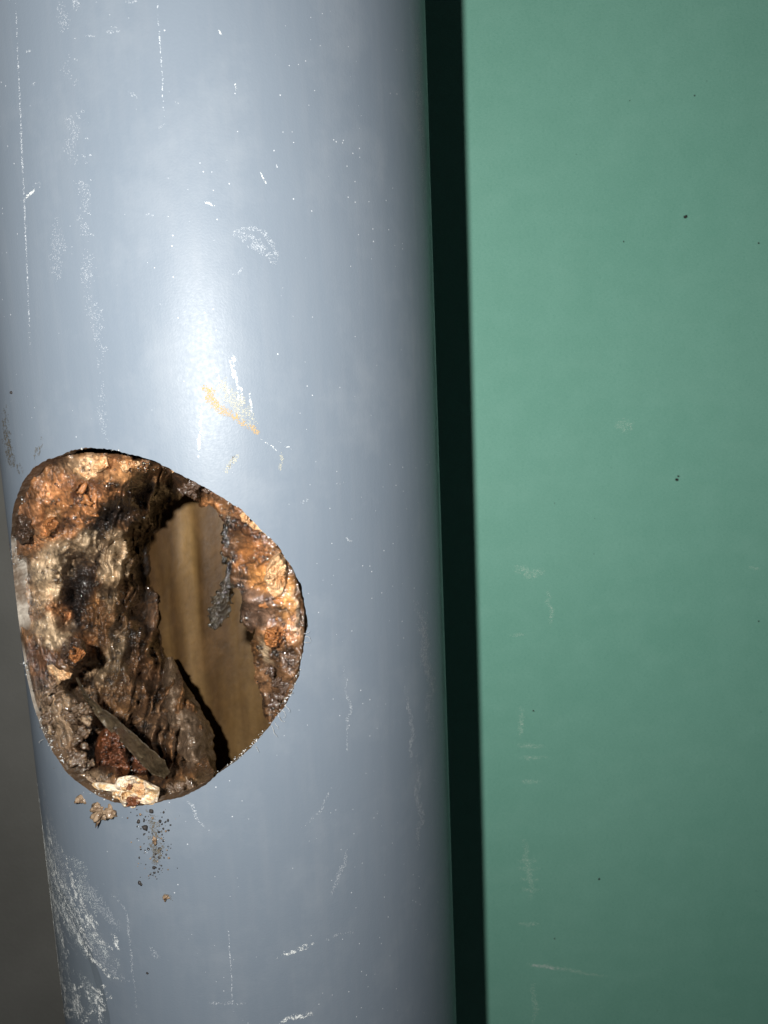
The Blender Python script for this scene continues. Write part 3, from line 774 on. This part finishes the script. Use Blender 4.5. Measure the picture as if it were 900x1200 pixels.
o = lump('rust_lump', [(262,880),(268,840),(288,812),(314,806),(334,822),(342,856),(356,896),(364,930),(352,948),(318,952),(286,940),(264,910)], 25, 16, M_RUST, 31, rough=.45, lobes=0, jag=1.2, ribs=.10)
tag(o, 'reddish brown ribbed lump lying low in the hole behind the white flake', 'lump')
o = lump('rust_lump', [(366,890),(384,880),(404,892),(414,918),(408,940),(386,944),(368,930)], 26, 10, M_RUST, 33, rough=.3, lobes=0, jag=1.5, ribs=.1)
tag(o, 'small brown lump between the ribbed red one and the olive strip', 'lump')
o = strip('debris_strip', [(212,672,9,3),(240,728,13,7),(275,768,15,12),(318,806,17,17),(360,846,17,20),(404,890,16,23),(440,922,14,25),(464,944,13,16)], M_LEAF, 41, curl=-.10, tilt=.35, rough=.30, thick=.5, ragged=.08, fine=.22)
tag(o, 'long olive brown leathery strip running diagonally down the lower left of the hole', 'strip')
o = strip('slimy_fold', [(470,616,84,8),(476,665,72,24),(488,730,64,42),(508,800,56,56),(526,860,50,64),(540,905,44,68),(546,950,38,64)], M_ROOT, 43, curl=.85, rough=.55, thick=2.5, ragged=.05, nu=120, nv=48)
tag(o, 'greyish brown slimy fold hanging down in the middle of the hole', 'sludge')
o = strip('slime_membrane', [(640,352,20,8),(636,400,22,22),(626,450,24,30),(606,500,27,26),(588,536,30,10)], M_MEMB, 47, curl=.3, rough=.75, thick=.4, nu=110, nv=44, ragged=.4, fine=1.3)
tag(o, 'glistening clear slime film dangling from the right side of the hole', 'slime')
o = strip('slime_membrane', [(622,250,14,6),(628,290,15,10),(626,330,17,12),(622,352,19,6)], M_MEMB, 49, curl=.3, rough=.6, thick=.4, nu=60, nv=22, ragged=.4, fine=1.2)
tag(o, 'short clear slime film high on the right edge of the opening', 'slime')

# clear beads added over the wet parts to catch the flash as glints
def beads(name, pts, parent):
    bm = bmesh.new(); bmesh.ops.create_icosphere(bm, subdivisions=2, radius=1)
    bv = np.array([v.co[:] for v in bm.verts]); bf = np.array([[v.index for v in f.verts] for f in bm.faces]); bm.free()
    Vs, Fs = [], []
    for k, (p, r_) in enumerate(pts):
        sc_ = r_ * (1 + .9 * (rng.rand(3) - .35))
        Vs.append(bv * sc_ + p); Fs.append(bf + k * len(bv))
    o = mesh_obj(name, np.concatenate(Vs), np.concatenate(Fs), M_BEAD); parent(o); tag(o, kind='stuff'); return o
vn = fbm(V * 260, 3, 201); near = np.linalg.norm(V - C, axis=1)
wgt = np.clip(vn - .25, 0, 1) ** 1.5 * np.clip((.235 - near) / .06, 0, 1) * (Cc.sum(1) > .02)
pick = rng.choice(len(V), 900, replace=False, p=wgt / wgt.sum())
beads('glint_bead', [(V[i] + rng.randn(3) * .00015, rng.choice([.00012, .0002, .0003, .00045], p=[.35, .35, .2, .1])) for i in pick], crust_part)
def bead_on(o, n_, lo, hi, cond=None):
    vv = np.array([v.co[:] for v in o.data.vertices])
    k = rng.choice(len(vv), n_)
    def par(b): b.parent = o
    if cond is not None:
        k = np.array([q for q in rng.choice(len(vv), n_ * 12) if cond(vv[q] + np.array(o.location))][:n_])
    if len(k): beads('glint_bead', [(vv[q], rng.uniform(lo, hi)) for q in k], par)
for o in list(COL.objects):
    if o.name.startswith('slime_membrane'): bead_on(o, 40, .0002, .00048)
    if o.name.startswith('slimy_fold'): bead_on(o, 60, .0003, .0008, lambda p: p[2] > -.058)
    if o.name.startswith('debris_strip'): bead_on(o, 14, .0002, .0004)
    if o.name.startswith('rust_lump'): bead_on(o, 26, .0002, .00045)

# ------------------------------------------------------------------ swarf, crumbs, grit
def tube(name, P, rad, mat, seg=6, parent=None):
    P = np.asarray(P, float); n_ = len(P)
    T = np.gradient(P, axis=0); T /= np.linalg.norm(T, axis=1, keepdims=True) + 1e-12
    ref = np.array([.3, .5, .8]); A = np.cross(T, ref); A /= np.linalg.norm(A, axis=1, keepdims=True); B = np.cross(T, A)
    a = np.linspace(0, 2 * math.pi, seg, endpoint=False)
    r_ = rad * (1 - .6 * np.linspace(0, 1, n_))[:, None, None]
    V = P[:, None] + r_ * (A[:, None] * np.cos(a)[None, :, None] + B[:, None] * np.sin(a)[None, :, None])
    return mesh_obj(name, V.reshape(-1, 3), grid_faces(n_, seg, True), mat, parent)

def curl_hair(x, y, L, ang, bend, seed, rad=.00009):
    """curl of plastic swarf rooted on the rim, x,y in photograph pixels"""
    rr = random.Random(seed); n_ = 16; L *= .75; px, py, h = x, y, .0002; pts = []; a = ang
    for k in range(n_):
        pts.append(SP(px, py, h))
        px += math.cos(a) * L / n_; py += math.sin(a) * L / n_; a += bend / n_ + rr.uniform(-.55, .55); h += rr.uniform(-.0001, .00022); h = max(h, .0001)
    return pts
hairs = [(356,742,10,.2,-2,1),(357,746,12,-.8,1.5,2),(356,752,9,.9,-2,3),(330,832,16,.6,2.6,4),(326,838,14,1.0,-2.4,5),(333,826,12,.2,2.4,6),(322,846,12,1.2,2,7),(340,812,8,.3,-2,8),(300,874,8,1.3,1,9),
         (29,778,5,2.6,1,10),(52,866,6,2.4,-1,11),(318,850,18,.9,2.9,12)]
for h_ in hairs:
    tube('swarf_curl', curl_hair(*h_), .00005, M_SWARF, 6, pipe)

# crumbly burr left along the rim by the saw: one mesh, hundreds of specks
def specks(name, items, mat, parent=None, on=True):
    base_bm = bmesh.new(); bmesh.ops.create_icosphere(base_bm, subdivisions=1, radius=1)
    bv = np.array([v.co[:] for v in base_bm.verts]); bf = np.array([[v.index for v in f.verts] for f in base_bm.faces]); base_bm.free()
    Vs, Fs = [], []
    for k, (p, s) in enumerate(items):
        q = bv * (1 + .5 * (rng.rand(len(bv), 1) - .5)) * np.array(s) * (1 + .4 * (rng.rand(3) - .5))
        Rm = np.array(Matrix.Rotation(rng.rand() * 6, 3, Vector(rng.randn(3)).normalized()))
        Vs.append(q @ Rm.T + p); Fs.append(bf + k * len(bv))
    return mesh_obj(name, np.concatenate(Vs), np.concatenate(Fs), mat, parent, smooth=False)

tho, zo = hole_ring(1600, RH, R)
items = []
for i in range(1600):
    a = i / 1600 * 360                           # 0 = right, 90 = top
    dens = .10 + .75 * math.exp(-((a - 325) / 22) ** 2) + .6 * math.exp(-((a - 205) / 30) ** 2) + .35 * math.exp(-((a - 5) / 14) ** 2) + .5 * math.exp(-((a - 180) / 22) ** 2) + .35 * math.exp(-((a - 260) / 30) ** 2)
    dens *= max(0, 1.6 * vnoise(np.array([i * .02, 0, 0.5]), 77) + .25)
    for _ in range(3):
        if rng.rand() < dens * .6:
            rr = R + rng.uniform(-.0016, .00012); e = rng.choice([.00006, .00009, .00013, .0002, .0003], p=[.35, .3, .2, .1, .05])
            items.append((np.array([rr * math.sin(tho[i]), -rr * math.cos(tho[i]), zo[i]]) + rng.randn(3) * .00012, (e, e * .7, e)))
tag(specks('rim_burr', items, M_SWARF, pipe), kind='stuff')

# crumbs below the hole
cr_pts = [(97,936,2.6,'small pale tan crumb on the pipe left below the white flake'),
          (120,955,4.2,'lowest tan crumb hanging under the left of the white flake'),(132,950,3.8,'tan crumb right under the left end of the white flake'),(116,945,3.0,'brown crumb touching the lip left of the white flake'),
          (194,1051,2.0,'lone brown crumb on the pipe well below the grit'),(182,983,1.8,'tan crumb among black grit below the hole')]
for k, (x, y, s, lab) in enumerate(cr_pts):
    s *= .68
    o = blobby('crumb', x, y, s * .15, s, s * .8, s * .7, M_CRUMB, 60 + k, .95, 3, k, True)
    tag(o, lab, 'crumb', 'crumbs fallen on the pipe below the hole')
items, items2 = [], []
for k in range(150):
    t = random.random() ** .8
    x = 178 + random.gauss(0, 1) * (17 - 9 * t) + 6 * t; y = 948 + 82 * t
    s = random.choice([.00008, .0001, .00013, .00017, .00024]) * random.uniform(.7, 1.2)
    (items if random.random() < .75 else items2).append((SP(x, y, s * .4), (s, s, s)))
for (x, y, s) in ((171, 969, .0007), (163, 962, .0004), (197, 961, .0003), (181, 1016, .0004), (164, 1034, .0004), (188, 962, .0004), (166, 1036, .0003), (173, 1140, .0003), (14, 460, .0003), (178,950,.0005)):
    items.append((SP(x, y, s * .4), (s, s, s)))
tag(specks('grit', items, M_GRIT), 'scatter of fine black grit on the pipe below the hole', 'grit', kind='stuff')
tag(specks('grit', items2, M_CRUMB), 'scatter of fine tan grit among the black on the pipe', 'grit', kind='stuff')

# ------------------------------------------------------------------ scuffs and scratches
LIFT = [0.00002]
def scuff(name, pts, mat, parent=None, surf=SP, wob=1.2, seed=0, n_=60, nv=7):
    """dust or scratch laid on a surface: pts = (x, y, halfwidth) in photograph pixels"""
    pts = np.array(pts, float)
    t = np.linspace(0, len(pts) - 1, n_); i = np.minimum(t.astype(int), len(pts) - 2); f_ = (t - i)[:, None]
    q = pts[i] * (1 - f_) + pts[i + 1] * f_
    for _ in range(int(n_ / len(pts) / 2) + 1): q[1:-1] = (q[:-2] + 2 * q[1:-1] + q[2:]) / 4
    w_ = wob * fbm(np.stack([np.linspace(0, 6, n_), 0 * t, 0 * t + seed], -1), 4, seed)
    tx, ty = np.gradient(q[:, 0]), np.gradient(q[:, 1]); L = np.hypot(tx, ty) + 1e-9; nx, ny = -ty / L, tx / L
    v = np.linspace(-1, 1, nv)
    X = q[:, 0][:, None] + nx[:, None] * (v * q[:, 2][:, None] + w_[:, None]); Y = q[:, 1][:, None] + ny[:, None] * (v * q[:, 2][:, None] + w_[:, None])
    LIFT[0] += 0.0000006
    P = surf(X, Y, LIFT[0])
    U = np.stack([np.repeat(np.linspace(0, 1, n_), nv), np.tile(np.linspace(0, 1, nv), n_)], -1)
    return mesh_obj(name, P.reshape(-1, 3), grid_faces(n_, nv), mat, parent, uvs=U, orient='open')

S = lambda pts, m, **k: scuff('scuff_mark', pts, m, pipe, seed=len(pipe.children), **k)
# long hairline on the left, and others
S([(18,0,1.0),(22,90,1.1),(26,180,1.1),(31,300,1.1),(36,420,1.0)], M_LINE, wob=.3, n_=120, nv=3)
S([(184,0,1.0),(188,60,1.0),(193,140,1.0)], M_LINE, wob=.8, nv=3)
S([(267,1090,.9),(271,1140,.9),(273,1190,.9)], M_LINE, wob=.5, nv=3)
S([(497,0,2),(506,330,2),(515,640,2),(523,900,2),(532,1190,2)], M_WHITEF, wob=.3, n_=140)
S([(489,20,6),(492,110,7),(500,260,5)], M_WHITEF, wob=2)
# dusty trail down the left
for (x0, y0, x1, y1, w_) in ((70,0,82,40,10),(80,60,84,110,7),(83,130,90,200,9),(84,175,88,200,6),(90,205,104,250,9),(98,250,104,285,6),(98,290,110,345,10),(106,340,118,400,11),(112,380,120,440,7),(118,430,124,520,6),(60,250,70,330,10)):
    S([(x0, y0, w_ * .6), (x0 * .6 + x1 * .4, (y0 + y1) / 2, w_ * 1.2), (x1, y1, w_ * .6)], M_HAZE, wob=5, nv=9)
for k in range(26):
    x = 84 + r2.uniform(0, 1) * 36; y = 40 + (x - 84) * 11 + r2.uniform(-60, 60); q = r2.uniform(2, 5)
    S([(x, y, 1), (x + q, y + r2.uniform(-3, 3), 1.6), (x + q * 1.6, y + r2.uniform(-3, 4), 1)], M_WHITEF, wob=1, n_=14, nv=5)
# crescent chip
S([(22,238,1.5),(30,232,3.2),(38,226,3.0),(45,218,1.6)], M_WHITE, wob=.8)
S([(36,222,1),(42,215,1.2),(47,214,1.2),(46,222,1)], M_WHITEF, wob=.3)
# small upper ticks
for (x, y, dx, dy, w_) in ((98,42,14,0,2),(124,39,18,-3,3),(130,31,10,0,2),(150,108,14,6,4),(146,3,16,-3,3),(256,34,3,8,1.5),(275,92,2,14,1.2),(185,150,10,-5,2.5),(203,120,8,0,1.4),(305,198,8,22,1.4),(238,236,16,6,1.6),(84,1,10,6,8),
                           (30,60,8,0,2),(36,100,6,-4,2),(170,250,14,2,3),(390,568,16,-3,2),(352,590,10,-6,3),(405,630,8,6,2),(326,517,18,10,1.2)):
    S([(x, y, w_), (x + dx * .5, y + dy * .5 + .5, w_), (x + dx, y + dy, w_)], M_WHITE if w_ < 2 else M_WHITEF, wob=.8, n_=20, nv=5)
# ring near the highlight
S([(268,320,1.5),(278,322,2),(286,312,1.5)], M_WHITEF, wob=.5)
S([(276,272,3),(286,268,4),(300,268,4),(312,274,4),(321,288,4),(325,302,4),(322,316,4)], M_WHITEF, wob=1.5)
S([(270,270,5),(290,280,10),(310,295,9),(322,310,4)], M_WHITEF, wob=2)
# scraped smear with orange stain
S([(240,450,6),(247,466,11),(258,478,9),(266,488,5)], M_STAIN, wob=1.5)
S([(252,478,4),(268,484,6.5),(282,492,6),(294,501,5),(303,510,3)], M_STAIN, wob=1)
S([(258,444,10),(270,462,12),(286,482,11),(300,500,6)], M_STAIN2, wob=2)
for (x0, y0, x1, y1, w_) in ((268,414,274,450,2.2),(272,418,281,474,2.2),(280,446,285,476,2.0),(290,454,296,486,1.8),(264,448,268,462,1.6),(252,430,258,448,2.6),(270,412,276,426,3.5),(236,470,232,540,3)):
    S([(x0, y0, w_), ((x0 + x1) / 2 + 1, (y0 + y1) / 2, w_), (x1, y1, w_)], M_WHITE, wob=.6, n_=30, nv=5)
S([(303,510,1.5),(312,518,1.6),(320,524,1.6),(330,532,1.4)], M_WHITE, wob=.8)
S([(328,528,2),(330,540,3),(328,552,2)], M_STAIN2, wob=.5)
S([(262,552,4),(270,544,5),(278,530,4)], M_STAIN2, wob=1)
# swipes right and below the hole
S([(350,970,2),(364,960,2.2),(376,948,2.2),(384,934,2),(388,916,1.6)], M_WHITEF, wob=1.5)
S([(218,938,3),(226,946,3.4),(230,960,2.4),(240,970,2),(250,980,1.8)], M_WHITEF, wob=.8)
S([(322,1123,2),(338,1117,3),(356,1108,3.6),(372,1104,2)], M_WHITE, wob=.8)
S([(330,1119,1.5),(350,1114,2),(368,1108,1)], M_WHITE, wob=.8)
S([(322,1200,4),(345,1191,6),(370,1187,3)], M_WHITE, wob=1)
S([(240,1174,2),(270,1176,3),(290,1175,2)], M_WHITEF, wob=1)
S([(388,1050,3),(394,1030,4),(404,1010,3),(408,990,2)], M_WHITEF, wob=1)
S([(420,1090,2),(400,1094,2),(380,1102,2)], M_WHITEF, wob=1)
S([(476,800,2),(484,860,4),(480,900,2)], M_WHITEF, wob=2)
S([(488,880,5),(492,960,5),(490,1000,3)], M_WHITEF, wob=2)
S([(487,700,7),(500,770,8),(505,860,6)], M_WHITEF, wob=3)
S([(400,780,2),(410,830,2),(404,880,2)], M_WHITEF, wob=2)
# dusty gouges down the lower left edge
S([(42,905,2),(48,960,3),(56,1010,4),(64,1060,4),(74,1110,4),(84,1160,3)], M_WHITE, wob=1.5, n_=120)
S([(44,900,3),(58,960,5),(70,1010,6),(84,1060,6),(102,1100,7),(124,1132,6),(148,1148,4),(156,1150,2)], M_WHITEF, wob=2, n_=120, nv=9)
S([(56,980,2),(66,1030,4),(82,1080,4),(106,1124,4),(130,1145,4),(152,1149,2)], M_WHITE, wob=1.5, n_=120)
S([(70,985,4),(84,1030,6),(98,1070,7),(116,1104,6),(140,1116,3)], M_WHITE, wob=2, n_=100)
S([(90,1020,6),(104,1040,9),(118,1060,9),(136,1082,8),(142,1096,4)], M_WHITEF, wob=2, n_=80)
S([(99,1066,3),(108,1080,7),(116,1086,5)], M_WHITE, wob=1.5, nv=9)
S([(130,1092,3),(136,1102,6),(141,1114,5)], M_WHITE, wob=1.5, nv=9)
S([(84,1150,4),(92,1175,9),(96,1200,9)], M_WHITE, wob=2, nv=9, n_=80)
S([(104,1148,4),(116,1170,9),(122,1200,9)], M_WHITE, wob=2, nv=9, n_=80)
S([(70,1120,3),(76,1160,3),(80,1200,3)], M_WHITE, wob=1.5)
S([(176,1108,3),(182,1118,6),(186,1124,3)], M_WHITEF, wob=1)
S([(120,1045,2),(140,1055,2.2),(150,1075,2),(154,1110,2),(158,1160,2),(160,1200,2)], M_WHITEF, wob=1)
S([(42,900,1.6),(46,940,2),(50,985,2.4),(60,1060,2.4),(68,1130,2.4),(76,1195,2)], M_WHITE, wob=.4, n_=140)
for wdt, pts_ in ((7, [(47,945),(56,1000),(68,1050),(86,1096),(110,1128)]), (8, [(60,975),(74,1030),(94,1078),(118,1112),(146,1140)]), (6, [(52,1010),(60,1060),(70,1110),(80,1150)]), (10, [(86,1000),(100,1040),(122,1080)]), (8, [(90,1130),(104,1160),(112,1198)]), (7, [(74,1140),(84,1170),(90,1198)])):
    S([(x_, y_, wdt) for x_, y_ in pts_], M_SMEAR, wob=2.5, n_=110, nv=11)
for k in range(34):
    f0 = r2.random(); off = r2.uniform(-16, 26); t0 = r2.uniform(0, .75); t1 = min(1, t0 + r2.uniform(.12, .4)); pp = []
    for q in range(4):
        t = t0 + (t1 - t0) * q / 3
        x = 50 + 18 * t + 85 * max(0, t - .35) ** 1.35 + off * (.4 + t * .6); y = 950 + 200 * t - 60 * max(0, t - .7) ** 1.2 - off * t * .8
        pp.append((max(x, 47 + (y - 940) * .115), y, r2.uniform(.9, 2.4)))
    S(pp, M_WHITE if r2.random() < .6 else M_WHITEF, wob=.8, n_=50, nv=5)
for k in range(16):
    x = r2.uniform(80, 128); y = r2.uniform(1145, 1195); a = r2.uniform(0, 3); q = r2.uniform(5, 12)
    S([(x, y, 2), (x + q * math.cos(a), y + q * .6 * math.sin(a), 2.6), (x + q * 1.4 * math.cos(a + .7), y + q * math.sin(a + .7), 1.5)], M_WHITE, wob=1.4, n_=30, nv=5)
# dirt near the hole
S([(170,940,6),(180,965,13),(184,1000,13),(176,1036,6)], M_DIRT, wob=2, nv=11)
S([(186,1051,4),(195,1050,6),(204,1053,3)], M_DIRT, wob=1)
S([(40,545,2),(44,528,6),(52,512,5)], M_DIRT, wob=1)
S([(6,470,3),(8,500,7),(14,540,9),(30,560,5)], M_DIRT, wob=2)
S([(268,548,3),(272,540,3.4),(277,530,2)], M_DIRT, wob=.5)

# the board's own scuffs, laid on its face
def BP(px, py, off=0.0):
    d = rays(px, py); s = (BY - off - C[1]) / d[..., 1]
    return C + d * s[..., None]
def B(pts, m=M_BSC, **k):
    o = scuff('scuff_mark', pts, m, None, surf=BP, seed=len(board.children), **k)
    o.parent = board; o.matrix_parent_inverse = Matrix.Translation(-Vector(board.location)); return o
B([(614,1130,3),(640,1133,3),(665,1136,3.4),(690,1141,2.4),(715,1145,1.5)], wob=.5)
B([(616,1130,3),(640,1133,4),(664,1137,3)], M_WHITE, wob=.5)
for y_ in (874, 887, 915, 1008, 1017, 1030, 1042, 1082): B([(604 + y_ % 9, y_, 2.5), (618, y_ + 1, 3.5), (632 + y_ % 7, y_ + 1, 2.5)], wob=.5)
B([(605,873,4),(620,874,4),(640,875,1.6)], wob=.5); B([(634,887,2),(642,888,2.4)], wob=.2)
B([(612,980,5),(618,1008,6),(624,1035,5),(622,1060,3)], wob=2); B([(610,826,4),(612,850,5),(611,866,4)], wob=3)
B([(642,690,3),(645,715,4),(646,735,3)], wob=2); B([(612,1008,2),(626,1008,3)], wob=.2)
B([(624,1150,4),(626,1175,5),(628,1200,4)], wob=2); B([(876,665,2.2),(892,667,2.2)], wob=.2)
B([(600,665,6),(620,672,9),(640,668,6)], wob=2); B([(720,495,7),(732,500,9),(744,498,6)], wob=2); B([(596,745,3),(618,743,3)], wob=1)

items = []
for (x, y, s) in ((803,254,.00075),(793,562,.0006),(795,558,.0005),(731,283,.0003),(625,833,.0004),(702,1030,.0004),(889,728,.0003),(814,112,.0003),(738,118,.0002),(650,590,.0002),(889,285,.0003),(650,1100,.0003)):
    items.append((BP(np.array(float(x)), np.array(float(y)), .0001), (s, s, s)))
o = specks('grit', items, M_GRIT, None); tag(o, 'a few tiny dark specks stuck to the green board', 'grit', kind='stuff')
